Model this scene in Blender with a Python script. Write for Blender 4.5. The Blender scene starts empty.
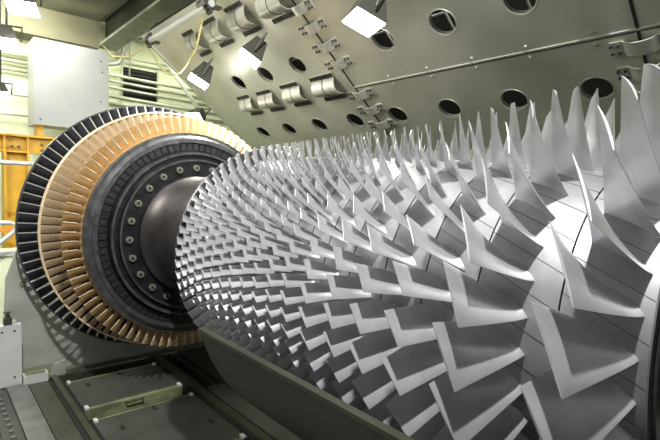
import bpy, bmesh, math, random
from mathutils import Vector, Matrix
random.seed(7)
PI = math.pi
SC = bpy.context.scene
COL = SC.collection

# ------------------------------------------------------------------ materials
def new_mat(name, base, metallic=0.0, rough=0.5, noise=0.0, scale=6.0, rough_noise=0.0, bump=0.0, stretch=None, dark=None):
    m = bpy.data.materials.new(name); m.use_nodes = True
    nt = m.node_tree; b = nt.nodes['Principled BSDF']
    b.inputs['Base Color'].default_value = (*base, 1)
    b.inputs['Metallic'].default_value = metallic
    b.inputs['Roughness'].default_value = rough
    if noise or rough_noise or bump:
        tc = nt.nodes.new('ShaderNodeTexCoord'); mp = nt.nodes.new('ShaderNodeMapping')
        if stretch: mp.inputs['Scale'].default_value = stretch
        nz = nt.nodes.new('ShaderNodeTexNoise'); nz.inputs['Scale'].default_value = scale
        nz.inputs['Detail'].default_value = 5
        nt.links.new(tc.outputs['Object'], mp.inputs['Vector']); nt.links.new(mp.outputs['Vector'], nz.inputs['Vector'])
        if noise:
            cr = nt.nodes.new('ShaderNodeValToRGB')
            d = dark or tuple(c * (1 - noise) for c in base)
            cr.color_ramp.elements[0].position = .33; cr.color_ramp.elements[0].color = (*d, 1)
            cr.color_ramp.elements[1].position = .66; cr.color_ramp.elements[1].color = (*base, 1)
            nt.links.new(nz.outputs['Fac'], cr.inputs['Fac']); nt.links.new(cr.outputs['Color'], b.inputs['Base Color'])
        if rough_noise:
            mr = nt.nodes.new('ShaderNodeMapRange')
            mr.inputs['To Min'].default_value = rough - rough_noise; mr.inputs['To Max'].default_value = rough + rough_noise
            nt.links.new(nz.outputs['Fac'], mr.inputs['Value']); nt.links.new(mr.outputs['Result'], b.inputs['Roughness'])
        if bump:
            bp = nt.nodes.new('ShaderNodeBump'); bp.inputs['Strength'].default_value = bump; bp.inputs['Distance'].default_value = .01
            nt.links.new(nz.outputs['Fac'], bp.inputs['Height']); nt.links.new(bp.outputs['Normal'], b.inputs['Normal'])
    return m
def emit_mat(name, col, strength):
    m = bpy.data.materials.new(name); m.use_nodes = True
    b = m.node_tree.nodes['Principled BSDF']
    b.inputs['Base Color'].default_value = (*col, 1)
    b.inputs['Emission Color'].default_value = (*col, 1); b.inputs['Emission Strength'].default_value = strength
    return m
def grating_mat(name, c1, c2, step):
    m = bpy.data.materials.new(name); m.use_nodes = True
    nt = m.node_tree; b = nt.nodes['Principled BSDF']
    tc = nt.nodes.new('ShaderNodeTexCoord'); mp = nt.nodes.new('ShaderNodeMapping')
    w = nt.nodes.new('ShaderNodeTexWave'); w.bands_direction = 'X'; w.inputs['Scale'].default_value = 1.0 / step / 3.2
    w.inputs['Distortion'].default_value = 0
    nz = nt.nodes.new('ShaderNodeTexNoise'); nz.inputs['Scale'].default_value = 3
    cr = nt.nodes.new('ShaderNodeValToRGB')
    cr.color_ramp.elements[0].position = .35; cr.color_ramp.elements[0].color = (*c1, 1)
    cr.color_ramp.elements[1].position = .55; cr.color_ramp.elements[1].color = (*c2, 1)
    mx = nt.nodes.new('ShaderNodeMix'); mx.data_type = 'RGBA'; mx.blend_type = 'MULTIPLY'; mx.inputs[0].default_value = .7
    nt.links.new(tc.outputs['Object'], mp.inputs['Vector']); nt.links.new(mp.outputs['Vector'], w.inputs['Vector'])
    nt.links.new(tc.outputs['Object'], nz.inputs['Vector'])
    nt.links.new(w.outputs['Fac'], cr.inputs['Fac']); nt.links.new(cr.outputs['Color'], mx.inputs[6])
    nt.links.new(nz.outputs['Fac'], mx.inputs[7]); nt.links.new(mx.outputs[2], b.inputs['Base Color'])
    b.inputs['Roughness'].default_value = .55; b.inputs['Metallic'].default_value = .2
    return m

M = {}
M['blade']   = new_mat('blade_steel', (.65, .65, .66), .72, .33, .14, 9, .07)
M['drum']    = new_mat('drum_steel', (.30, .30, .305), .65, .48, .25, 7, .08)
M['drumdk']  = new_mat('drum_rear_shade', (.16, .16, .165), .7, .42, .3, 9, .08)  # darker drum steel, shade between the rear blades put into the colour
M['seam']    = new_mat('seam_dark', (.03, .03, .03), .3, .6)
M['shaft']   = new_mat('shaft_dark', (.12, .11, .105), .85, .42, .3, 4, .08)
M['discdk']  = new_mat('disc_dark', (.06, .06, .062), .75, .34, .45, 10, .1)
M['discmid'] = new_mat('disc_mid', (.20, .205, .205), .8, .36, .4, 12, .1)
M['slot']    = new_mat('slot_block', (.09, .09, .092), .75, .36, .4, 14)
M['nut']     = new_mat('nut_steel', (.42, .41, .32), .6, .45, .5, 30)
M['gold']    = new_mat('gold_coating', (.80, .54, .25), .4, .42, .30, 11, .08)
M['gold2']   = new_mat('tan_coating', (.88, .70, .46), .25, .45, .30, 9, .08)
M['black']   = new_mat('black_blade', (.06, .062, .075), .5, .45, .3, 9)
M['edge']    = new_mat('silver_edge', (.62, .62, .56), .7, .35)
M['panel']   = new_mat('panel_grey', (.68, .69, .56), .35, .38, .28, 1.6, .08, dark=(.55, .56, .45))
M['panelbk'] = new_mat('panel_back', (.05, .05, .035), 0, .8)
M['panelpl'] = new_mat('strap_metal', (.60, .59, .50), .4, .42, .2, 12)
M['bolt']    = new_mat('bolt_dark', (.08, .08, .07), .6, .5)
M['olive']   = new_mat('olive_paint', (.075, .075, .05), .15, .45, .35, 3, .08)
M['olive2']  = new_mat('olive_light', (.16, .16, .115), .2, .5, .3, 3)
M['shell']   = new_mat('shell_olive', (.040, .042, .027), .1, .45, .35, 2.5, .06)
M['plate']   = new_mat('plate_grey', (.46, .47, .41), .2, .5, .35, 2.2, .05)
M['cab']     = new_mat('cabinet_grey', (.62, .63, .60), .05, .5, .15, 2)
M['wall']    = new_mat('wall_cream', (.84, .90, .62), 0, .7, .18, 1.3)
M['wallR']   = new_mat('wall_pale', (.62, .63, .42), 0, .8, .2, 1.0)
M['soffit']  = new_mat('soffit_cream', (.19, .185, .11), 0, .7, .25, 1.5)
M['ceil']    = new_mat('ceiling_grey', (.20, .20, .13), 0, .8, .4, 2)
M['girder']  = new_mat('girder_green', (.33, .35, .26), .1, .55, .35, 3)
M['girderd'] = new_mat('girder_shade', (.035, .035, .022), .1, .6)  # near-black copy of the girder colour, painted shade for the web
M['white']   = new_mat('box_white', (.42, .44, .42), .05, .5, .12, 1.5)
M['yellow']  = new_mat('yellow_paint', (.80, .47, .04), .05, .45, .25, 4)
M['pipe']    = new_mat('pipe_pale', (.60, .62, .48), .2, .4, .2, 4)
M['tube']    = new_mat('tube_grey', (.62, .64, .62), .3, .35)
M['hose']    = new_mat('hose_yellow', (.62, .55, .20), 0, .5)
M['dark']    = new_mat('dark_gap', (.012, .012, .010), 0, .8)
M['lampb']   = new_mat('lamp_body', (.07, .07, .055), .4, .45)
M['lens']    = emit_mat('lamp_lens', (1, .99, .93), 22)
M['rail']    = new_mat('rail_steel', (.24, .24, .225), .5, .4, .35, 5, .1)
M['orange']  = new_mat('orange_bar', (.70, .28, .04), .1, .5)
M['grate']   = grating_mat('grating', (.035, .035, .028), (.27, .27, .24), .018)
M['grate2']  = grating_mat('tray_grating', (.06, .06, .048), (.14, .14, .12), .02)
M['floor']   = new_mat('floor_olive', (.085, .085, .065), .2, .45, .35, 2)
M['recess']  = new_mat('hole_plate', (.24, .25, .13), .1, .6, .5, 6)

# ------------------------------------------------------------------ helpers
def mesh_obj(name, verts, faces, mat, parent=None, smooth=False, mats=None, fmat=None):
    me = bpy.data.meshes.new(name); me.from_pydata(verts, [], faces); me.update()
    for m in (mats or [mat]): me.materials.append(m)
    if fmat: me.polygons.foreach_set('material_index', fmat)
    if smooth: me.polygons.foreach_set('use_smooth', [True] * len(me.polygons))
    o = bpy.data.objects.new(name, me); COL.objects.link(o)
    if parent: o.parent = parent
    return o
class MB:
    def __init__(s): s.v = []; s.f = []; s.pieces = []
    def add(s, v, f):
        s.pieces.append((v, f)); k = len(s.v); s.v += [tuple(p) for p in v]; s.f += [tuple(i + k for i in q) for q in f]; return s
    def box(s, x0, x1, y0, y1, z0, z1, T=None):
        v = [(x, y, z) for x in (x0, x1) for y in (y0, y1) for z in (z0, z1)]
        if T: v = [tuple(T(Vector(p))) for p in v]
        return s.add(v, [(0, 1, 3, 2), (4, 6, 7, 5), (0, 4, 5, 1), (2, 3, 7, 6), (0, 2, 6, 4), (1, 5, 7, 3)])
    def tube(s, pts, r, n=10, cap=True):
        pts = [Vector(p) for p in pts]; rings = []
        ref = None
        for i, p in enumerate(pts):
            t = (pts[min(i + 1, len(pts) - 1)] - pts[max(i - 1, 0)]).normalized()
            if ref is None:
                ref = Vector((0, 0, 1)) if abs(t.z) < .9 else Vector((1, 0, 0))
            a = (ref - ref.dot(t) * t).normalized(); b = t.cross(a); ref = a
            rr = r[i] if isinstance(r, (list, tuple)) else r
            rings.append([p + rr * (math.cos(2 * PI * k / n) * a + math.sin(2 * PI * k / n) * b) for k in range(n)])
        v = [q for R in rings for q in R]; f = []
        for i in range(len(pts) - 1):
            for k in range(n):
                f.append((i * n + k, i * n + (k + 1) % n, (i + 1) * n + (k + 1) % n, (i + 1) * n + k))
        if cap:
            f.append(tuple(range(n - 1, -1, -1))); f.append(tuple((len(pts) - 1) * n + k for k in range(n)))
        return s.add(v, f)
    def cyl(s, a, b, r, n=12): return s.tube([a, b], r, n)
    def prism(s, poly, axis, lo, hi, T=None):        # poly in the two other axes
        n = len(poly)
        def mk(p, h):
            q = {0: (h, p[0], p[1]), 1: (p[0], h, p[1]), 2: (p[0], p[1], h)}[axis]
            return tuple(T(Vector(q))) if T else q
        v = [mk(p, lo) for p in poly] + [mk(p, hi) for p in poly]
        f = [tuple(range(n)), tuple(range(2 * n - 1, n - 1, -1))] + [(i, n + i, n + (i + 1) % n, (i + 1) % n) for i in range(n)]
        return s.add(v, f)
    def build(s, name, mat, parent=None, smooth=False):
        o = mesh_obj(name, s.v, s.f, mat, parent, smooth)
        bm = bmesh.new(); bm.from_mesh(o.data); bmesh.ops.recalc_face_normals(bm, faces=bm.faces); bm.to_mesh(o.data); bm.free()
        return o
def each(mb, name, mat, parent, offset=None):
    out = []
    for (v, f) in mb.pieces:
        q = MB().add(v, f).build(name, mat, parent)
        if offset is not None: q.location = offset
        out.append(q)
    return out
def tag(o, label=None, cat=None, group=None, kind=None):
    if label: o['label'] = label
    if cat: o['category'] = cat
    if group: o['group'] = group
    if kind: o['kind'] = kind
    return o
def empty(name, loc, label, cat, group=None):
    o = bpy.data.objects.new(name, None); COL.objects.link(o); o.location = loc
    o.empty_display_size = .1
    tag(o, label, cat, group); return o
def lathe(name, prof, mat, parent=None, n=160, smooth=True, mats=None, segmat=None, closed=False):
    """profile = [(y, r)] turned about the rotor axis (Y through the origin)"""
    v = []; f = []; fm = []
    m = len(prof)
    for (y, r) in prof:
        for k in range(n):
            a = 2 * PI * k / n; v.append((r * math.cos(a), y, r * math.sin(a)))
    for i in range(m if closed else m - 1):
        j = (i + 1) % m
        for k in range(n):
            f.append((i * n + k, i * n + (k + 1) % n, j * n + (k + 1) % n, j * n + k)); fm.append(segmat[i] if segmat else 0)
    o = mesh_obj(name, v, f, mat, parent, smooth, mats, fm if segmat else None)
    bm = bmesh.new(); bm.from_mesh(o.data); bmesh.ops.recalc_face_normals(bm, faces=bm.faces)
    for e in bm.edges:
        if len(e.link_faces) == 2 and e.calc_face_angle(0) > math.radians(28): e.smooth = False
    bm.to_mesh(o.data); bm.free()
    return o
def interp(x, xs, ys):
    if x <= xs[0]: return ys[0]
    for i in range(len(xs) - 1):
        if x <= xs[i + 1]:
            t = (x - xs[i]) / (xs[i + 1] - xs[i]); return ys[i] + t * (ys[i + 1] - ys[i])
    return ys[-1]

# ------------------------------------------------------------------ the rotor
TH0 = math.radians(166.8)                    # the side of the rotor that faces the photographer
rotor = empty('gas_turbine_rotor', (0, 0, 0), 'huge gas turbine rotor with silver compressor blades and gold turbine blades lying on its side', 'turbine rotor')

TIP_Y = [-4.58, -4.22, -3.97, -3.76, -3.55, -3.3, -2.5, -1.72]
TIP_R = [1.12, 1.07, 1.035, 1.015, .985, .970, .955, .935]
HUB_Y = [-4.79, -4.3, -3.7, -3.3, -2.6, -1.7]
HUB_R = [.655, .70, .755, .780, .800, .812]
hub = lambda y: interp(y, HUB_Y, HUB_R)
tip = lambda y: interp(y, TIP_Y, TIP_R)
# per row: trailing-edge y, blade count, tip chord arc (deg), root axial length, tip axial length, phase (deg)
ROWS = [(-4.575, 29, 12.2, .205, .115, -.5), (-4.225, 31, 11.2, .20, .105, 7.0), (-3.97, 33, 6.8, .165, .085, 7.8),
        (-3.755, 36, 6.4, .145, .075, 8.9), (-3.55, 45, 6.2, .125, .065, 3.3), (-3.345, 50, 5.4, .10, .062, 7.8),
        (-3.175, 66, 4.0, .085, .055, 1.0), (-3.03, 70, 3.6, .08, .052, 3.0), (-2.885, 72, 3.4, .075, .05, 0.5),
        (-2.74, 72, 3.3, .072, .048, 2.0), (-2.60, 74, 3.2, .07, .046, 4.0), (-2.47, 76, 3.1, .066, .045, 1.0),
        (-2.34, 76, 3.1, .064, .044, 3.0), (-2.21, 76, 3.1, .062, .043, 0.0), (-2.08, 74, 3.2, .06, .042, 2.0),
        (-1.96, 70, 3.3, .058, .041, 4.0), (-1.84, 68, 3.4, .056, .040, 1.0), (-1.73, 66, 3.5, .055, .040, 3.0)]

def airfoil(nc, thick):
    """closed loop of (u, t): u -.5 at the trailing edge .. .5 at the leading edge"""
    top = []; bot = []
    for i in range(nc + 1):
        q = (1 - math.cos(PI * i / nc)) / 2           # 0 = LE
        th = thick * (1.9 * math.sqrt(max(q, 0)) * (1 - q) ** .8 * .8 + .16 * (1 - abs(2 * q - 1) ** 4)) + thick * .10
        top.append((.5 - q, th)); bot.append((.5 - q, -th))
    return top + bot[::-1]
def blade_geo(yte, r0, r1, ax0, ax1, arc_tip, arc_root, camb0, camb1, th0, th1, ns, nc, fillet=True):
    """vertices of one blade with its stack line along angle 0 (direction +x before rotation about Y)"""
    stations = [i / ns for i in range(ns + 1)]
    rad = [-.02, 0, .018] if fillet else [-.02]
    V = []; loops = []
    hgt = r1 - r0
    st = ([-0.02 / hgt, .0, .03, .08] if fillet else [-.02 / hgt]) + [i / ns for i in range(1 if not fillet else 1, ns + 1)]
    for t in st:
        tt = max(t, 0); r = r0 + t * hgt
        ax = ax0 + (ax1 - ax0) * tt ** .8
        arc = (arc_root + (arc_tip - arc_root) * tt ** .8)          # metres
        camb = math.radians(camb0 + (camb1 - camb0) * tt)
        chord = math.hypot(ax, arc); g = math.atan2(arc, ax)
        thick = chord * (th0 + (th1 - th0) * tt)
        if fillet and t < .05: thick *= 1.0 + .7 * (1 - t / .05)
        loop = []
        for (u, h) in airfoil(nc, thick):
            # circular-arc camber
            sag = .25 * chord * math.tan(camb / 2) * (1 - (2 * u) ** 2) * 1.0
            # along-chord and normal directions: LE goes to -y and +phi
            a = u * chord * math.cos(g) + (sag + h) * math.sin(g)    # toward the intake
            c = u * chord * math.sin(g) - (sag + h) * math.cos(g)    # circumferential
            phi = c / r
            y = -a
            loop.append((r, phi, y))
        loops.append(loop)
    n = len(loops[0]); V = [p for L in loops for p in L]; F = []
    for i in range(len(loops) - 1):
        for k in range(n):
            F.append((i * n + k, i * n + (k + 1) % n, (i + 1) * n + (k + 1) % n, (i + 1) * n + k))
    F.append(tuple(range((len(loops) - 1) * n, len(loops) * n)))
    return V, F
def cyl_to_xyz(V, yc, ang):
    return [(r * math.cos(ang + p), yc + y, r * math.sin(ang + p)) for (r, p, y) in V]
def finish(o, ang=35):
    bm = bmesh.new(); bm.from_mesh(o.data)
    bmesh.ops.recalc_face_normals(bm, faces=bm.faces)
    for f in bm.faces: f.smooth = True
    for e in bm.edges:
        if len(e.link_faces) < 2 or e.calc_face_angle(0) > math.radians(ang): e.smooth = False
    bm.to_mesh(o.data); bm.free()

rest = MB(); individuals = 0
for ri, (yte, N, arcd, ax0, ax1, ph) in enumerate(ROWS):
    r1 = tip(yte); yc = yte - ax1 / 2; r0 = hub(yc)
    arc_tip = math.radians(arcd) * r1
    big = ri < 2
    arc_root = ax0 * (.42 if big else .62)
    ns, nc = (9, 9) if ri < 4 else ((5, 6) if ri < 8 else (2, 4))
    V, F = blade_geo(yte, r0, r1, ax0, ax1, arc_tip, arc_root, 34 if ri < 6 else 26, 10, (.030 if ri < 6 else .05), (.016 if ri < 6 else .04), ns, nc, ri < 8)
    half = arcd / 2
    proto = None
    for k in range(N):
        phi = ph + half + k * 360.0 / N
        phi = (phi + 180) % 360 - 180
        lim = {0: (-125, 70), 1: (-110, 75), 2: (-100, 70), 3: (-85, 60), 4: (-60, 60), 5: (-45, 56)}.get(ri)
        own = lim and lim[0] < phi < lim[1] and individuals < 100
        if own:
            if proto is None:
                me = bpy.data.meshes.new('compressor_blade'); me.from_pydata(cyl_to_xyz(V, 0, 0), [], F); me.materials.append(M['blade'])
                o = bpy.data.objects.new('compressor_blade', me); finish(o); proto = o
            else:
                o = proto.copy(); o.name = 'compressor_blade'
            COL.objects.link(o); o.parent = rotor; o.location = (0, yc, 0)
            o.rotation_euler = (0, -(TH0 + math.radians(phi)), 0)
            individuals += 1
        else:
            rest.add(cyl_to_xyz(V, yc, TH0 + math.radians(phi)), F)
o = mesh_obj('compressor_blade_rows', rest.v, rest.f, M['blade'], rotor); finish(o); o['kind'] = 'stuff'

# drum, one disc per row with a groove between the discs
prof = [(-4.765, .30), (-4.765, .652), (-4.76, .658)]
edges = []
for i in range(len(ROWS) - 1):
    y = (ROWS[i][0] + .02 + ROWS[i + 1][0] - ROWS[i + 1][3] * .9) / 2 if i < 6 else (ROWS[i][0] + ROWS[i + 1][0] - .05) / 2
    edges.append(y)
for y in edges:
    r = hub(y); prof += [(y - .0035, r), (y - .003, r - .03), (y + .003, r - .03), (y + .0035, r)]
prof += [(-1.70, .812), (-1.69, .812), (-1.69, .905), (-1.675, .912), (-1.66, .905), (-1.65, .55)]
segm = [0] * (len(prof) - 1)
segm[0] = 1
for i in range(len(prof) - 1):
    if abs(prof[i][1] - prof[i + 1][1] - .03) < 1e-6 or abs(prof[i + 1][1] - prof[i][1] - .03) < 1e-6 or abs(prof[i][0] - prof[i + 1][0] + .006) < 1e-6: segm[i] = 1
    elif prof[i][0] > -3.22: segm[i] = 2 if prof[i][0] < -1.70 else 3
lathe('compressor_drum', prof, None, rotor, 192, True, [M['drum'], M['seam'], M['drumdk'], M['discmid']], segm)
# platform seams of the first rows
sm = MB()
for ri in range(0, 3):
    yte, N, arcd, ax0, ax1, ph = ROWS[ri]
    yl = edges[ri - 1] if ri else -4.758; yr = edges[ri]
    for k in range(N):
        phi = math.radians(ph + arcd / 2 + (k + .5) * 360.0 / N) + TH0
        pts = []
        for q in range(5):
            y = yl + (yr - yl) * q / 4; pp = phi - (y - (yl + yr) / 2) * .42 / hub(y)
            pts.append((y, pp))
        v = []; f = []
        for q in range(5):
            y, pp = pts[q]
            for s_, dr in ((-1, -.01), (1, -.01), (1, .0012), (-1, .0012)):
                r = hub(y) + dr; a = pp + s_ * .0012 / r
                v.append((r * math.cos(a), y, r * math.sin(a)))
            if q: f += [(4 * q - 4 + i, 4 * q - 4 + (i + 1) % 4, 4 * q + (i + 1) % 4, 4 * q + i) for i in range(4)]
        sm.add(v, f)
each(sm, 'platform_seam', M['seam'], rotor)

# front shaft stub and the dark face of the intake end
lathe('front_shaft', [(-6.2, .02), (-6.2, .26), (-5.0, .26), (-4.92, .34), (-4.80, .36), (-4.775, .40), (-4.775, .60), (-4.768, .61), (-4.768, .58)], M['shaft'], rotor, 96)
# torque tube between compressor and turbine
lathe('torque_tube', [(-1.66, .60), (-1.5, .57), (-.75, .55), (-.45, .56), (-.30, .585), (-.21, .63), (-.18, .66), (-.14, .665)], M['shaft'], rotor, 128)

# turbine discs: dark front face with raised rings
fp = [(-.13, .66), (-.13, .83), (-.145, .835), (-.145, .855), (-.10, .865), (-.10, .905), (-.125, .91), (-.125, .935), (-.085, .945),
      (-.05, .955), (-.05, 1.045), (-.07, 1.05), (-.07, 1.095), (-.045, 1.10), (-.02, 1.13), (-.02, 1.16), (.0, 1.168), (.16, 1.165), (.20, 1.08), (.20, .6)]
fm_ = [0, 2, 1, 0, 0, 1, 1, 0, 0, 0, 1, 1, 1, 1, 1, 1, 1, 0, 0]
lathe('turbine_disc', fp, None, rotor, 192, True, [M['discdk'], M['discmid'], M['shaft']], fm_)
sb = MB()
for k in range(84):
    a = 2 * PI * k / 84
    def T(p, a=a): 
        r = p.x; c = p.z; return Vector((r * math.cos(a) - c * math.sin(a), p.y, r * math.sin(a) + c * math.cos(a)))
    sb.box(.962, 1.038, -.060, -.045, -.028, .028, T)
sb.build('slotted_ring', M['slot'], rotor)
for (y0, rr, nm) in ((.60, 1.20, 'turbine_disc'), (1.12, 1.26, 'turbine_disc')):
    lathe(nm, [(y0 - .12, .6), (y0 - .12, rr - .05), (y0 - .10, rr), (y0 + .12, rr), (y0 + .14, rr - .06), (y0 + .14, .6)], M['discdk'], rotor, 128)
lathe('disc_spacer', [(.20, 1.05), (.48, 1.05)], M['discdk'], rotor, 96)
lathe('disc_spacer', [(.74, 1.10), (1.0, 1.10)], M['discdk'], rotor, 96)
lathe('rear_shaft', [(1.26, .60), (1.32, .58), (1.32, .40), (1.35, .38), (1.35, .01)], M['shaft'], rotor, 64)

# 24 tie bolts
def bolt_mesh():
    mb = MB()
    mb.prism([(.038 * math.cos(a), .038 * math.sin(a)) for a in [PI / 3 * i for i in range(6)]], 1, -.035, 0)
    return mb
b0 = None
for k in range(24):
    phi = math.radians(.5 + 15 * k); a = TH0 + phi
    loc = (.759 * math.cos(a), -.13, .759 * math.sin(a))
    if b0 is None:
        mb = MB()
        ring = [(.037 * math.cos(2 * PI * i / 12), .037 * math.sin(2 * PI * i / 12)) for i in range(12)]
        mb.prism(ring, 1, -.022, .004)
        for i in range(6):
            q = PI / 3 * i; mb.prism([(.027 * math.cos(q) + .009 * math.cos(2 * PI * j / 6), .027 * math.sin(q) + .009 * math.sin(2 * PI * j / 6)) for j in range(6)], 1, -.032, -.02)
        b0 = mb.build('tie_bolt', M['nut'], rotor)
        c0 = MB().prism([(.014 * math.cos(2 * PI * i / 8), .014 * math.sin(2 * PI * i / 8)) for i in range(8)], 1, -.030, -.021).build('bolt_centre', M['seam'], b0)
        b0.location = loc
    else:
        b = b0.copy(); COL.objects.link(b); b.location = loc; b.rotation_euler = (0, random.random(), 0)
        c = c0.copy(); COL.objects.link(c); c.parent = b

# turbine blades
def turbine_row(name, N, yc, r0, r1, ax0, ax1, arc0, arc1, mat, camb, thick, shroud=0, edge=None, phase=0.):
    V, F = blade_geo(yc, r0, r1, ax0, ax1, arc1, arc0, camb, camb * .6, thick, thick * .6, 4, 7, False)
    # turbine blades turn the other way: mirror the circumferential direction
    V = [(r, -p, y) for (r, p, y) in V]
    me = bpy.data.meshes.new(name); vv = cyl_to_xyz(V, 0, 0); ff = list(F)
    nb = len(ff)
    def blk(ra, rb, y0, y1, w):
        k = len(vv)
        for r in (ra, rb):
            for (p, y) in ((-w / 2, y0), (w / 2, y0), (w / 2, y1), (-w / 2, y1)): vv.append((r * math.cos(p), y, r * math.sin(p)))
        ff.extend([tuple(k + i for i in q) for q in ((0, 1, 2, 3), (4, 7, 6, 5), (0, 4, 5, 1), (1, 5, 6, 2), (2, 6, 7, 3), (3, 7, 4, 0))])
    pit = 2 * PI / N
    blk(r0 - .03, r0 + .004, -ax0 * .52, ax0 * .52, pit * .96)           # platform
    if shroud: blk(r1 - .004, r1 + shroud, -ax1 * .5, ax1 * .5, pit * .97)
    me.from_pydata(vv, [], ff); me.materials.append(mat)
    o = bpy.data.objects.new(name, me); finish(o, 30); COL.objects.link(o); o.parent = rotor
    o.location = (0, yc, 0)
    s_ = None
    if edge:      # pale line along the leading edge; a painted highlight on gold blades
        ev = MB(); L = len(V); n = 16
        for i in range(0, 1): pass
        pts = []
        nl = len(V) // (2 * 8)
        for i in range(nl):
            r, p, y = V[i * 16]
            pts.append((r * math.cos(p), y - .003, r * math.sin(p)))
        ev.tube(pts[1:], .007 if edge is M['edge'] else .006, 6)
        s_ = ev.build('edge_line', edge, o)
    for k in range(N):
        a = TH0 + phase + pit * k
        if k == 0: o.rotation_euler = (0, -a, 0)
        else:
            c = o.copy(); COL.objects.link(c); c.rotation_euler = (0, -a, 0)
            if s_: e = s_.copy(); COL.objects.link(e); e.parent = c
    return o
turbine_row('gold_turbine_blade', 84, .10, 1.165, 1.345, .085, .065, .078, .091, M['gold'], 24, .07, edge=M['gold2'])
turbine_row('tan_turbine_blade', 92, .62, 1.20, 1.445, .09, .06, .066, .094, M['gold2'], 18, .045, shroud=.014)
turbine_row('black_turbine_blade', 84, 1.16, 1.26, 1.58, .12, .07, .085, .122, M['black'], 26, .045, shroud=.014, edge=M['edge'])

# ------------------------------------------------------------------ lower casing shell in front of the rotor belly
shell = empty('lower_casing_shell', (0, -4.3, -1.15), 'dark olive curved lower casing shell wrapped under the compressor blades', 'casing')
def arc_pts(r, a0, a1, n): return [(r * math.cos(math.radians(a0 + (a1 - a0) * i / n)), r * math.sin(math.radians(a0 + (a1 - a0) * i / n))) for i in range(n + 1)]
ya, yb = -6.3, -2.55
A0, A1 = 195.8, 344.2
out = arc_pts(1.16, A0, A1, 40); inn = arc_pts(1.135, A1, A0, 40)
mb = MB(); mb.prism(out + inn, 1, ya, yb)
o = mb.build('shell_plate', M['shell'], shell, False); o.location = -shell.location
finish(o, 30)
fl = MB()
for s in (-1, 1):
    xx = 1.16 * math.cos(math.radians(A0)); zz = 1.16 * math.sin(math.radians(A0))
    x0, x1 = sorted((s * -xx - s * -.025, s * -xx - s * .02)) if False else ((xx - .012, xx + .03) if s == 1 else (-xx - .03, -xx + .012))
    fl.box(x0, x1, ya, yb, zz - .012, zz + .008)
each(fl, 'joint_flange', M['shell'], shell, -shell.location)
ft = MB()
for y in (-2.8, -5.9):
    ft.box(.40, 1.0, y - .08, y + .08, -1.85, -.70)
each(ft, 'saddle_foot', M['olive'], shell, -shell.location)

# ------------------------------------------------------------------ floor and its rails, plates and trays
FZ = -1.85
def struct(name, mb, mat, smooth=False):
    o = mb.build(name, mat, None, smooth); o['kind'] = 'structure'; return o
# floor with a pit under the trays
fl = MB()
fl.box(-4.5, -1.13, -7.5, 6.2, FZ - .6, FZ - .03); fl.box(.30, 8.5, -7.5, 6.2, FZ - .6, FZ - .03)
fl.box(-1.13, .30, 1.30, 6.2, FZ - .6, FZ - .03); fl.box(-1.13, .30, -7.5, 1.30, FZ - .6, FZ - .35)
struct('floor', fl, M['floor'])
def thing_mesh(name, mb, mat, label, cat, group=None):
    o = mb.build(name, mat); tag(o, label, cat, group); return o
g = 'long steel floor beams left of the rotor'
thing_mesh('floor_beam', MB().box(-1.685, -1.485, -6.5, 1.20, FZ - .03, FZ + .012), M['rail'], 'light grey steel floor beam at the far left, beside the bolted strip', 'floor beam')
fp_ = empty('floor_strip', (-1.79, -2.5, FZ - .03), 'dark bolted steel strip running along the left edge of the floor', 'floor strip')
o = MB().box(-1.86, -1.70, -6.5, 1.15, FZ - .03, FZ + .004).build('strip_plate', M['bolt'], fp_); o.location = -fp_.location
for i in range(22):
    y = 1.0 - i * .14
    if i == 0:
        p0 = MB().cyl((0, 0, 0), (0, 0, .02), .022, 8).build('strip_bolt', M['rail'], fp_)
        p0.location = (.01, y + 2.5, .034)
    else:
        c = p0.copy(); COL.objects.link(c); c.location = (.01, y + 2.5, .034)
thing_mesh('floor_plate', MB().box(-2.6, -1.87, -6.5, 1.1, FZ - .03, FZ), M['rail'], 'grey floor plate in the bottom left corner beside the dark bolted strip', 'floor plate')
thing_mesh('floor_plate', MB().box(-1.470, -1.275, -6.5, 1.27, FZ - .03, FZ - .004), M['olive'], 'dark olive floor plate between the light grey beam and the tray rail', 'floor plate')
def rail(x0, x1, yb_, lab):
    t = empty('tray_rail', ((x0 + x1) / 2, -2.6, FZ - .6), lab, 'rail')
    o = MB().box(x0, x1, -6.5, yb_, FZ - .6, FZ - .012).build('rail_bed', M['dark'], t); o.location = -t.location
    w = x1 - x0
    mb = MB().box(x0 + w * .28, x1 - w * .28, -6.5, yb_, FZ - .012, FZ + .02)
    o = mb.build('rail_head', M['olive'], t); o.location = -t.location
rail(-1.265, -1.135, 1.27, 'narrow steel rail along the left ends of the floor trays')
rail(-.035, .165, 1.30, 'double lined steel rail along the right ends of the floor trays')
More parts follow.
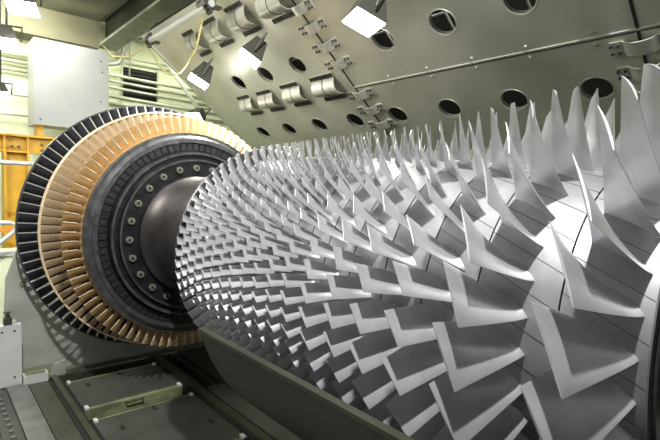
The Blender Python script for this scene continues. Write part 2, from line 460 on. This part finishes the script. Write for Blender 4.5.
def tray(y0, y1, lab):
    t = empty('floor_tray', (-.585, (y0 + y1) / 2, FZ - .12), lab, 'floor tray')
    mb = MB(); mb.box(-1.12, -.05, y0, y1, FZ - .04, FZ)
    o = mb.build('tray_grating', M['grate2'], t); o.location = -t.location
    mb = MB(); mb.box(-1.12, -.05, y0 - .06, y0, FZ - .12, FZ - .0); mb.box(-1.12, -.05, y1, y1 + .03, FZ - .12, FZ)
    each(mb, 'tray_beam', M['recess'], t, -t.location)
    mb = MB()
    for x in (-1.115, -.095):
        mb.box(x, x + .035, y0 - .06, y0 + .02, FZ, FZ + .02); mb.box(x, x + .035, y1 - .05, y1 + .02, FZ, FZ + .02)
    each(mb, 'corner_lug', M['cab'], t, -t.location)
    mb = MB()
    for (x, y) in ((-.95, y0 + .7 * (y1 - y0)), (-.2, y0 + .35 * (y1 - y0)), (-.55, y1 - .12)): mb.box(x, x + .045, y, y + .10, FZ, FZ + .0025)
    each(mb, 'lift_slot', M['dark'], t, -t.location)
    mb = MB(); x = -.62; mb.tube([(x - .09, y0 - .06, FZ - .02), (x - .09, y0 - .12, FZ), (x + .09, y0 - .12, FZ), (x + .09, y0 - .06, FZ - .02)], .008, 6)
    o = mb.build('tray_handle', M['bolt'], t); o.location = -t.location
tray(.15, .96, 'first olive floor tray just in front of the turbine wheel')
tray(-1.35, -.20, 'second floor tray of grey grating nearer the bottom of the picture')
tray(-2.85, -1.62, 'third floor tray cut off by the bottom edge of the picture')
thing_mesh('floor_grating', MB().box(.17, .37, -6.5, -.10, FZ - .03, FZ), M['grate'], 'ribbed grey grating strip right of the double rail under the rotor', 'grating')
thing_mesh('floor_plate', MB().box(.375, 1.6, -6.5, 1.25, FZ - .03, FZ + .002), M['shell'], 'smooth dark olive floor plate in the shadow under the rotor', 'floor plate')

# ------------------------------------------------------------------ big grey plate behind the turbine, and cabinet
pl = empty('support_plate', (-.3, 1.42, FZ), 'large grey steel support plate standing on the floor behind the turbine wheel', 'plate')
poly = [(-1.66, -.60), (-1.53, -.22), (-1.2, .35), (1.9, .35), (1.9, -1.83), (-1.05, -1.83), (-1.05, -1.72), (-1.49, -1.72), (-1.50, -1.42), (-1.56, -1.40), (-1.56, -1.10), (-1.68, -1.09)]
mb = MB().prism(poly, 1, 1.38, 1.46); o = mb.build('plate_sheet', M['plate'], pl); o.location = -pl.location
mb = MB().cyl((-1.497, 1.36, -.675), (-1.497, 1.385, -.675), .034, 16); o = mb.build('plate_plug', M['recess'], pl); o.location = -pl.location
mb = MB().box(-1.05, 1.9, 1.30, 1.38, -1.86, -1.80); o = mb.build('bottom_ledge', M['olive2'], pl); o.location = -pl.location
mb = MB(); mb.tube([(-1.575, 1.37, -1.40), (-1.575, 1.37, -1.12), (-1.69, 1.37, -1.11)], .012, 6)
o = mb.build('edge_bead', M['cab'], pl); o.location = -pl.location
kc = empty('floor_cabinet', (-1.65, 1.26, FZ), 'pale grey metal cabinet on the floor at the left edge', 'cabinet')
mb = MB().box(-2.6, -1.53, 1.24, 1.34, FZ, -1.13); o = mb.build('cabinet_body', M['cab'], kc); o.location = -kc.location
mb = MB()
for (x, z) in ((-1.60, -1.2), (-1.60, -1.75), (-1.72, -1.2)): mb.cyl((x, 1.235, z), (x, 1.242, z), .012, 8)
each(mb, 'cabinet_screw', M['bolt'], kc, -kc.location)
stp = empty('step_block', (-1.3, 1.25, FZ), 'low grey step block with a green top beside the floor cabinet', 'block')
mb = MB().box(-1.52, -1.27, 1.17, 1.30, FZ, -1.745); o = mb.build('block_body', M['cab'], stp); o.location = -stp.location
mb = MB().prism([(-1.24, -1.85), (-1.06, -1.85), (-1.06, -1.66), (-1.20, -1.70)], 1, 1.275, 1.30); o = mb.build('block_cheek', M['plate'], stp); o.location = -stp.location
mb = MB().box(-1.50, -1.29, 1.18, 1.29, -1.744, -1.735); o = mb.build('block_top', M['recess'], stp); o.location = -stp.location
vg = empty('valve_unit', (-1.66, 1.30, -1.13), 'small dark valve unit above the floor cabinet at the left edge', 'valve')
mb = MB().box(-1.70, -1.62, 1.25, 1.33, -1.13, -1.05); mb.cyl((-1.66, 1.29, -1.05), (-1.66, 1.29, -.98), .02, 8); mb.cyl((-1.70, 1.29, -.98), (-1.62, 1.29, -.98), .012, 8)
o = mb.build('valve_body', M['bolt'], vg); o.location = -vg.location

# ------------------------------------------------------------------ the tilted casing panel (plane parallel to the rotor axis)
O = Vector((3.4936, 0, .5575)); WD = Vector((-.7879, 0, .6158)); ND = Vector((-.6158, 0, -.7879))   # ND points to the rotor
def PP(Y, w, h=0): return O + Vector((0, Y, 0)) + WD * w + ND * h
def TP(p): return PP(p.x, p.y, p.z)          # (Y along, w up the slope, h out of the face)
pn = empty('casing_panel', PP(-1, 1.0), 'large tilted grey steel casing panel with rows of round holes behind the rotor', 'panel')
cu = bpy.data.curves.new('tmp', 'CURVE'); cu.dimensions = '2D'; cu.fill_mode = 'BOTH'; cu.extrude = .012
def spl(pts):
    s = cu.splines.new('POLY'); s.points.add(len(pts) - 1); s.use_cyclic_u = True
    for i, p in enumerate(pts): s.points[i].co = (p[0], p[1], 0, 1)
spl([(-6.5, .95), (2.80, .95), (2.80, 3.95), (-6.5, 3.95)])
holes = [(1.97 - .782 * i, 1.62, .132) for i in range(10)] + [(1.43 - .765 * i, 2.67, .132) for i in (0, 1, 2, 4, 5, 6, 7, 8)]
for (Y, w, r) in holes: spl([(Y + r * math.cos(2 * PI * i / 32), w + r * math.sin(2 * PI * i / 32)) for i in range(32)])
co = bpy.data.objects.new('tmp', cu); COL.objects.link(co)
dg = bpy.context.evaluated_depsgraph_get(); me = bpy.data.meshes.new_from_object(co.evaluated_get(dg))
bpy.data.objects.remove(co)
for v in me.vertices: v.co = TP(v.co) - pn.location
me.materials.clear(); me.materials.append(M['panel']); me.name = 'panel_sheet'
o = bpy.data.objects.new('panel_sheet', me); COL.objects.link(o); o.parent = pn
bm = bmesh.new(); bm.from_mesh(me); bmesh.ops.recalc_face_normals(bm, faces=bm.faces); bm.to_mesh(me); bm.free()
def ppart(name, mb, mat, par=pn, sm=False):
    o = mb.build(name, mat, par, sm)
    if par is pn: o.location = -pn.location
    return o
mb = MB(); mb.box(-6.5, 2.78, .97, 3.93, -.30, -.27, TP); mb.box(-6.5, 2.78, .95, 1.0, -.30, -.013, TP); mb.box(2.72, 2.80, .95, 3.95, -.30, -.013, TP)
ppart('dark_backing', mb, M['panelbk'])  # dark sheet added behind the holes, its colour standing in for shade
for (Y, w, r) in holes:
    mb = MB(); n = 32
    v = []
    for (rr, h) in ((r, .013), (r + .012, .016), (r + .014, .010), (r, -.03)):
        for i in range(n): v.append(TP(Vector((Y + rr * math.cos(2 * PI * i / n), w + rr * math.sin(2 * PI * i / n), h))))
    f = [(j * n + i, j * n + (i + 1) % n, ((j + 1) % 4) * n + (i + 1) % n, ((j + 1) % 4) * n + i) for j in range(4) for i in range(n)]
    mb.add(v, f); ppart('hole_rim', mb, M['panelpl'])
mb = MB()
for (Y, w, r) in holes[11 + 1:]:
    mb.box(Y - .008, Y + .008, w - .2, w + .2, -.10, -.085, TP); mb.box(Y - .2, Y + .2, w + .02, w + .035, -.12, -.10, TP)
each(mb, 'inner_strut', M['panelpl'], pn, -pn.location)
ppart('lengthwise_seam', MB().box(-6.5, -.77, 2.135, 2.150, .011, .016, TP), M['seam'])
ppart('lengthwise_lip', MB().box(-6.5, -.77, 2.150, 2.168, .011, .020, TP), M['panelpl'])
for Y in (-.79, -3.92): ppart('cross_seam', MB().box(Y - .011, Y + .011, 1.0, 3.94, .011, .017, TP), M['seam'])
mb = MB()
for i in range(9): 
    for dw in (-.05, .07): mb.cyl(TP(Vector((-1.4 - i * .55, 2.145 + dw, .01))), TP(Vector((-1.4 - i * .55, 2.145 + dw, .028))), .014, 8)
each(mb, 'seam_bolt', M['panelpl'], pn, -pn.location)
ppart('edge_frame', MB().box(2.80, 2.86, .95, 3.95, -.3, .03, TP), M['pipe'])
# arched covers on the panel: the arch crosses from lower to upper flange
def arch_cover(Yc, wc, ly, hw, ht, teeth=9):
    n = 14
    def path(th):
        P = [(-hw - .07, .0), (-hw, .0)]
        for i in range(1, n):
            q = i / n; P.append((-hw + 2 * hw * q, ht * math.sin(PI * q) ** .8))
        P += [(hw, .0), (hw + .07, .0)]
        return P
    P = path(0); mbv = MB()
    lo = [(w, h + .014) for (w, h) in P]; hi = [(w, h + .026) for (w, h) in P]
    poly = lo + hi[::-1]
    N_ = len(P)
    for (a, b) in ((Yc - ly / 2, Yc + ly / 2),):
        v = [TP(Vector((Y, wc + w, h))) for Y in (a, b) for (w, h) in poly]; m_ = len(poly)
        f = [(i, (i + 1) % m_, m_ + (i + 1) % m_, m_ + i) for i in range(m_)]
        for i in range(N_ - 1):
            j = m_ - 1 - i
            f += [(i, i + 1, j - 1, j), (m_ + i, m_ + j, m_ + j - 1, m_ + i + 1)]
        mbv.add(v, f)
    c = ppart('arched_cover', mbv, M['panelpl'])
    finish(c, 40)
    mbd = MB(); mbd.tube([TP(Vector((Yc, wc + w, h + .026))) for (w, h) in P], .006, 5)
    ppart('cover_joint', mbd, M['seam'], c)
    mbt = MB()
    for i in range(teeth):
        Y = Yc - ly / 2 + .03 + (ly - .06) * i / (teeth - 1)
        for s in (-1, 1): mbt.box(Y - .010, Y + .010, wc + s * (hw + .045) - .028, wc + s * (hw + .045) + .028, .026, .046, TP)
    each(mbt, 'flange_bolt', M['bolt'], c)
for i, (Y, w) in enumerate(((1.62, 2.24), (1.02, 2.24), (.35, 2.25), (-.36, 2.25))): arch_cover(Y, w, .36 + .03 * i, .13, .10)
for i, (Y, w) in enumerate(((1.55, 3.48), (.88, 3.49), (.20, 3.50), (-.50, 3.50))): arch_cover(Y, w, .36 + .03 * i, .14, .11)
# short straps bridging the cross seams
def strap(Yc, wc, ly=.30, lw=.115, ht=.05):
    P = [(-ly / 2 - .07, 0), (-ly / 2 + .03, 0)] + [(-ly / 2 + .03 + (ly - .06) * q / 8, ht * math.sin(PI * q / 8) ** .6) for q in range(1, 8)] + [(ly / 2 - .03, 0), (ly / 2 + .07, 0)]
    lo = [(Yc + y, h + .014) for (y, h) in P]; hi = [(Yc + y, h + .026) for (y, h) in P]; poly = lo + hi[::-1]; m_ = len(poly); N_ = len(P)
    v = [TP(Vector((y, w, h))) for w in (wc - lw / 2, wc + lw / 2) for (y, h) in poly]
    f = [(i, (i + 1) % m_, m_ + (i + 1) % m_, m_ + i) for i in range(m_)]
    for i in range(N_ - 1):
        j = m_ - 1 - i; f += [(i, i + 1, j - 1, j), (m_ + i, m_ + j, m_ + j - 1, m_ + i + 1)]
    c = ppart('bridge_strap', MB().add(v, f), M['panelpl']); finish(c, 40)
    mb = MB()
    for sy in (-1, 1):
        for a in (.0, .055):
            for b in (-.035, .035): 
                q = Vector((Yc + sy * (ly / 2 - .0 + a), wc + b, .026)); mb.cyl(TP(q), TP(q + Vector((0, 0, .018))), .012, 8)
    each(mb, 'strap_bolt', M['bolt'], c)
for w in (3.33, 3.08, 2.81, 2.55, 2.05, 1.79, 1.52, 3.6): strap(-.82, w)
for w in (2.02, 1.76, 1.5, 2.6, 2.85): strap(-3.92, w, .30, .13, .05)

# ------------------------------------------------------------------ the hall
struct('wall_back', MB().box(-4.5, 8.5, 6.0, 6.2, FZ, 5.2), M['wall'])
struct('wall_right', MB().box(8.3, 8.5, -7.5, 6.0, FZ, 5.2), M['wallR'])
struct('ceiling', MB().box(-4.5, 8.5, 1.2, 6.0, 5.0, 5.2), M['ceil'])
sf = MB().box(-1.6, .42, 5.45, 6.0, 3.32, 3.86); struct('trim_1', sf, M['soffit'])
struct('trim_2', MB().box(-2.6, .42, 2.6, 6.0, 3.87, 4.0), M['ceil'])
# white wall box
wb = empty('wall_box', (-.28, 4.8, 1.55), 'big plain white sheet metal box standing above the yellow frame', 'box')
o = MB().box(-.88, .325, 4.6, 5.2, 1.55, 3.06).build('box_body', M['white'], wb); o.location = -wb.location
o = MB().box(.325, .36, 4.6, 5.2, 1.55, 3.06).build('box_side', M['plate'], wb); o.location = -wb.location
mb = MB()
for (x, z) in ((.22, 2.86), (.24, 2.66), (-.78, 2.95), (-.78, 1.65), (.22, 2.1)): mb.cyl((x, 4.59, z), (x, 4.602, z), .014, 8)
each(mb, 'box_screw', M['bolt'], wb, -wb.location)
mb = MB()
for x in (-.80, .2): mb.box(x, x + .1, 4.75, 5.1, 1.34, 1.55)
each(mb, 'box_foot', M['yellow'], wb, -wb.location)
# yellow frame: I-section column and beam
yf = empty('yellow_frame', (-1.27, 4.7, FZ), 'yellow painted steel frame of column and crossbeam left of the turbine', 'frame')
mb = MB(); c0x = -1.24; yy = 4.7
for (a, b, c, d) in ((-1.33, -1.29, 4.55, 4.85), (-.99, -.95, 4.55, 4.85), (-1.29, -.99, 4.68, 4.72)): mb.box(a, b, c, d, FZ, 1.03)
o = mb.build('column', M['yellow'], yf); o.location = -yf.location
mb = MB()
mb.box(-3.0, .5, 4.55, 4.85, 1.31, 1.34); mb.box(-3.0, .5, 4.55, 4.85, 1.03, 1.06); mb.box(-3.0, .5, 4.68, 4.72, 1.06, 1.31)
for x in (-1.33, -.99, -.5): mb.box(x, x + .03, 4.57, 4.83, 1.06, 1.31)
o = mb.build('crossbeam', M['yellow'], yf); o.location = -yf.location
mb = MB()
for (x, z) in ((-1.2, 1.14), (-1.1, 1.14), (-.75, 1.2), (-.75, 1.1), (-.62, 1.2)): mb.cyl((x, 4.54, z), (x, 4.70, z), .02, 6)
each(mb, 'beam_bolt', M['olive2'], yf, -yf.location)
# louvred vent
vt = empty('wall_vent', (1.41, 5.95, 2.4), 'black louvred vent in the back wall behind the pipes', 'vent')
o = MB().box(1.02, 1.80, 5.96, 5.995, 2.45, 3.16).build('vent_opening', M['dark'], vt); o.location = -vt.location
mb = MB()
for i in range(8): mb.box(1.02, 1.80, 5.93, 5.96, 2.49 + i * .085, 2.50 + i * .085)
o = mb.build('vent_slats', M['lampb'], vt); o.location = -vt.location
mb = MB(); mb.box(1.79, 1.82, 5.92, 5.97, 2.42, 3.2); mb.box(1.0, 1.03, 5.92, 5.97, 2.42, 3.2)
o = mb.build('vent_frame', M['pipe'], vt); o.location = -vt.location
# wall pipes
def pipe(pts, r, lab, grp=None, mat='pipe'):
    mb = MB().tube(pts, r, 10); o = mb.build('wall_pipe', M[mat], None, True); tag(o, lab, 'pipe', grp or 'pipes on the back wall'); return o
yp = 5.86
pipe([(-.6, yp, 3.31 - .0), (3.2, yp, 3.36)], .022, 'thin pale pipe on the back wall, highest right of the white box')
pipe([(.2, yp, 2.93), (3.6, yp, 2.86)], .035, 'pale pipe crossing the top of the black wall vent')
pipe([(.2, yp, 2.80), (3.6, yp, 2.72)], .03, 'pale pipe just above the middle of the black vent')
pipe([(.2, yp, 2.66), (3.4, yp, 2.58)], .03, 'pale pipe across the middle of the black vent')
pipe([(.2, yp, 2.47), (3.6, yp, 2.38)], .04, 'thick pale pipe below the middle of the black vent')
pipe([(.2, yp, 2.32), (3.6, yp, 2.22)], .03, 'lowest pale pipe on the back wall above the turbine wheel')
pipe([(.2, yp, 2.10), (3.4, yp, 1.98)], .04, 'pale pipe on the back wall close above the gold blade tips')
pipe([(-3, yp, 3.00), (-.6, yp, 2.98)], .04, 'topmost of the horizontal pipes left of the white box')
pipe([(-3, yp, 2.86), (-.6, yp, 2.84)], .04, 'second horizontal pipe from the top left of the white box')
pipe([(-3, yp, 2.70), (-.6, yp, 2.68)], .04, 'third horizontal pipe from the top left of the white box')
pipe([(-3, yp, 2.20), (-.6, yp, 2.20)], .02, 'thin horizontal pipe low on the wall left of the white box')
pipe([(-3, yp, 1.80), (-.6, yp, 1.82)], .02, 'thin pipe just over the yellow crossbeam at the left edge')
pipe([(.97, 5.7, 4.7), (.96, 5.7, 3.45), (.94, 5.7, 3.28), (.86, 5.7, 3.15), (.72, 5.7, 3.10), (.4, 5.7, 3.09)], .045, 'grey conduit dropping from the roof and bending to the white box', None, 'plate')
pipe([(1.10, 5.7, 4.7), (1.10, 5.7, 2.9)], .018, 'thin vertical conduit beside the bent grey conduit', None, 'pipe')
for i, (x, lab) in enumerate(((3.05, 'first pale stanchion pipe beside the end of the tilted panel'), (3.35, 'second pale stanchion pipe beside the end of the tilted panel'))):
    pipe([(x - .0, 4.1 + i * .5, .9), (x - 1.75, 4.1 + i * .5, 2.95)], .035, lab)
# roof girders parallel to the rotor
def girder(x0, x1, y0, y1, z0, z1, lab, tf=.05, mat='girder'):
    t = empty('roof_girder', ((x0 + x1) / 2, (y0 + y1) / 2, z0), lab, 'girder')
    o = MB().box(x0, x1, y0, y1, z0, z0 + tf).build('bottom_flange', M[mat], t); o.location = -t.location
    xm = (x0 + x1) / 2
    o = MB().box(xm - .02, xm + .02, y0, y1, z0 + tf, z1 - tf).build('web', M['girderd'], t); o.location = -t.location
    o = MB().box(x0, x1, y0, y1, z1 - tf, z1).build('top_flange', M[mat], t); o.location = -t.location
    return t
girder(.40, .78, 1.6, 5.6, 3.36, 4.02, 'heavy dark green roof girder above the white box')
girder(1.55, 1.75, 2.4, 5.9, 4.2, 4.5, 'slimmer roof girder to the right, partly behind the hoist tube')
def cross(y, lab, z=4.05, x0=.8, x1=4.2):
    t = thing_mesh('roof_crossbeam', MB().box(x0, x1, y, y + .12, z, z + .10).box(x0, x1, y + .04, y + .08, z + .1, z + .35), M['girder'], lab, 'beam'); return t
cross(5.0, 'green roof crossbeam nearest the back wall'); cross(3.6, 'green roof crossbeam nearer the top edge of the picture', 4.25)
struct('trim_3', MB().box(.42, 8.3, 5.6, 6.0, 4.05, 4.3), M['girder'])
# hoist tube with trolleys and hose
ht = empty('hoist_tube', (.32, 1.3, 2.79), 'long grey hoist tube slung along the top edge of the tilted panel', 'hoist')
mb = MB(); mb.tube([(.32, 2.36, 2.79), (.32, .25, 2.79)], .042, 14); o = mb.build('tube', M['tube'], ht, False); o.location = -ht.location
finish(o, 40)
def trolley(y):
    x, z = .32, 2.78; mb = MB()
    mb.prism([(x - .15, z - .015), (x - .05, z - .015), (x - .05, z - .05), (x - .02, z - .05), (x - .02, z - .10), (x + .02, z - .10), (x + .02, z - .05), (x + .05, z - .05), (x + .05, z - .015),
              (x + .15, z - .015), (x + .15, z + .015), (x + .06, z + .015), (x + .06, z + .06), (x + .02, z + .06), (x + .02, z + .12), (x - .02, z + .12), (x - .02, z + .06), (x - .06, z + .06), (x - .06, z + .015), (x - .15, z + .015)], 1, y - .05, y + .05)
    o = mb.build('trolley', M['bolt'], ht); o.location = -ht.location
    mb = MB().cyl((x - .12, y - .07, z - .02), (x - .12, y + .07, z - .02), .025, 10); q = mb.build('trolley_wheel', M['rail'], o)
trolley(2.33); trolley(.32)
mb = MB().tube([(.32, .32, 2.88), (.32, .32, 5.0)], .015, 8); o = mb.build('hanger_rod', M['bolt'], ht); o.location = -ht.location
hs = MB().tube([(.33, 2.33, 2.66), (.35, 2.1, 2.42), (.36, 1.8, 2.22), (.36, 1.52, 2.14), (.36, 1.25, 2.13), (.36, 1.08, 2.18), (.36, .88, 2.28), (.36, .77, 2.34), (.35, .62, 2.56), (.34, .50, 2.74)], .013, 8)
o = hs.build('air_hose', M['hose'], None, True); tag(o, 'yellow hose looping down from the hoist tube trolley', 'hose')
hs = MB().tube([(.30, 2.40, 2.70), (.32, 3.3, 2.72), (.38, 4.4, 2.95), (.44, 5.3, 3.36)], .012, 8)
o = hs.build('air_hose', M['hose'], None, True); tag(o, 'short yellow hose from the hoist trolley toward the white box', 'hose')
# handrails at left
def handrail(pts, lab):
    o = MB().tube(pts, .032, 12).build('handrail', M['tube'], None, True); tag(o, lab, 'handrail'); return o
handrail([(-2.6, 3.0, .80), (-1.05, 3.0, .80)], 'upper pale grey handrail tube crossing the yellow column')
handrail([(-2.6, 3.0, -.07), (-1.42, 3.0, -.07), (-1.33, 3.0, -.12), (-1.42, 3.0, -.24), (-1.62, 3.0, -.42), (-2.6, 3.0, -.7)], 'lower pale grey handrail tube bent round at its end')
o = MB().box(-2.6, -1.1, 4.0, 4.06, -.30, -.22).build('orange_bar', M['orange']); tag(o, 'orange steel bar behind the lower handrail at the left edge', 'bar')
mc = empty('machine_block', (-2.2, 3.6, FZ), 'pale green machine block behind the lower handrail at the left', 'machine')
o = MB().box(-2.8, -1.05, 3.5, 3.9, FZ, -.55).build('block_body', M['wall'], mc); o.location = -mc.location
o = MB().box(-2.8, -1.05, 3.47, 3.5, -.62, -.55).build('block_rim', M['tube'], mc); o.location = -mc.location

# ------------------------------------------------------------------ flood lamps
def flood(loc, aim, size, power, lab, spread=2.2, rod=0, point=0):
    loc = Vector(loc); aim = Vector(aim); d = (aim - loc).normalized()
    t = empty('flood_lamp', loc, lab, 'lamp', 'flood lamps hung round the rotor')
    q = d.to_track_quat('-Z', 'Y'); R = q.to_matrix()
    def W(p): return R @ Vector(p)
    s = size / 2; mb = MB(); k = .42
    v = [W((x * s, y * s * .8, -.0)) for (x, y) in ((-1, -1), (1, -1), (1, 1), (-1, 1))] + [W((x * s * k, y * s * k, size * .75)) for (x, y) in ((-1, -1), (1, -1), (1, 1), (-1, 1))]
    mb.add(v, [(4, 5, 6, 7), (0, 1, 5, 4), (1, 2, 6, 5), (2, 3, 7, 6), (3, 0, 4, 7)])
    mb.build('lamp_housing', M['lampb'], t)
    mb = MB(); e = s * .93
    v = [W((x * e, y * e * .8, z)) for z in (.004, -.012) for (x, y) in ((-1, -1), (1, -1), (1, 1), (-1, 1))]
    mb.add(v, [(0, 1, 2, 3), (4, 7, 6, 5), (0, 4, 5, 1), (1, 5, 6, 2), (2, 6, 7, 3), (3, 7, 4, 0)]); mb.build('lamp_lens', M['lens'], t)
    mb = MB(); mb.tube([W((-s * 1.1, 0, size * .2)), W((-s * 1.1, 0, size * .9)), W((s * 1.1, 0, size * .9)), W((s * 1.1, 0, size * .2))], .012, 6)
    mb.tube([W((0, 0, size * .75)), W((0, 0, size * .9))], .02, 6)
    mb.build('lamp_bracket', M['bolt'], t)
    if rod: MB().tube([W((0, 0, size * .85)), W((0, 0, size * .85)) + Vector((0, 0, .05)), Vector((W((0, 0, size * .85)).x, W((0, 0, size * .85)).y, rod - loc.z))], .012, 6).build('hanging_rod', M['bolt'], t)
    L = bpy.data.lights.new('flood_light', 'AREA'); L.shape = 'SQUARE'; L.size = size * .9; L.energy = power; L.color = (1, .98, .90); L.spread = spread
    lo = bpy.data.objects.new('flood_light', L); COL.objects.link(lo); lo.location = loc + d * .03; lo.rotation_euler = q.to_euler()
    if point:
        L = bpy.data.lights.new('flood_glow', 'POINT'); L.shadow_soft_size = .07; L.energy = point; L.color = (1, .98, .92)  # added point light, spills a glow onto the panel
        lo = bpy.data.objects.new('flood_glow', L); COL.objects.link(lo); lo.location = loc + d * .12
    return t
flood((.60, -2.12, 2.06), (.30, -2.0, 1.2), .38, 14, 'flood lamp with a glaring white lens, rightmost over the rotor', 2.6, 0, 7)
flood((.50, -.35, 2.05), (-.10, -.10, 1.0), .34, 20, 'dark hooded flood lamp in front of the arched covers', 2.6, 0, 32)
flood((.52, 1.02, 2.00), (-.05, 1.2, .9), .36, 20, 'dark hooded flood lamp near the left end of the tilted panel', 2.6, 0, 38)
flood((1.02, 2.2, 1.66), (.4, 1.9, 1.0), .30, 15, 'flood lamp glaring just above the gold blade tips', 2.6, 0, 15)
flood((-1.45, 1.6, 2.60), (-1.55, 1.35, 1.8), .34, 12, 'large flood lamp glaring in the top left corner', 2.6, 5.0, 0)
flood((-1.58, 2.0, 2.24), (-1.66, 1.72, 1.5), .30, 10, 'flood lamp at the left edge below the corner one', 2.6, 5.0, 0)
flood((-1.58, 2.6, 1.68), (-1.65, 2.3, 1.1), .24, 8, 'smallest flood lamp at the left edge beside the white box', 2.6, 5.0, 0)

# ------------------------------------------------------------------ lighting of the hall
def area(name, loc, aim, size, power, col=(1, 1, 1), sy=None):
    L = bpy.data.lights.new(name, 'AREA'); L.size = size; L.energy = power; L.color = col
    if sy: L.shape = 'RECTANGLE'; L.size_y = sy
    o = bpy.data.objects.new(name, L); COL.objects.link(o); o.location = loc
    o.rotation_euler = (Vector(aim) - Vector(loc)).to_track_quat('-Z', 'Y').to_euler(); return o
area('unseen_light', (-2.1, -4.9, 4.8), (-.3, -3.6, 0), .20, 640, (1, 1, 1))
area('unseen_light', (.2, -1.2, 5.4), (0, -2.2, 0), 1.4, 35, (1, .99, .97))  # unseen overhead fill, added above the compressor
area('unseen_light', (-3.8, .8, 3.8), (0, .6, 0), 1.6, 200, (1, .98, .93))  # fill added out of view on the left to brighten the turbine
area('unseen_light', (1.5, 4.2, 4.8), (1, 6, 2), 1.6, 260, (1, .99, .86))  # added fill without a fixture, brightens the back wall
area('unseen_light', (-1.2, 4.3, 3.6), (-.8, 6, 1.0), 1.2, 130, (1, .99, .88))  # second added fill, for the left part of the back wall
w = bpy.data.worlds.new('hall_ambient'); SC.world = w; w.use_nodes = True
bg = w.node_tree.nodes['Background']; bg.inputs['Color'].default_value = (.93, .95, .96, 1); bg.inputs['Strength'].default_value = .20

# ------------------------------------------------------------------ camera
cam = bpy.data.cameras.new('camera'); cam.sensor_width = 36; cam.lens = 468.7 / 660 * 36; cam.clip_start = .05
co = bpy.data.objects.new('camera', cam); COL.objects.link(co)
Rm = Matrix(((.755, .015, -.655), (-.655, .070, -.753), (.035, .997, .063)))
q = Rm.to_quaternion(); q.normalize()
co.rotation_mode = 'QUATERNION'; co.rotation_quaternion = q; co.location = (-2.383, -5.186, .557)
SC.camera = co
SC.view_settings.view_transform = 'Standard'; SC.view_settings.look = 'None'; SC.view_settings.exposure = 0
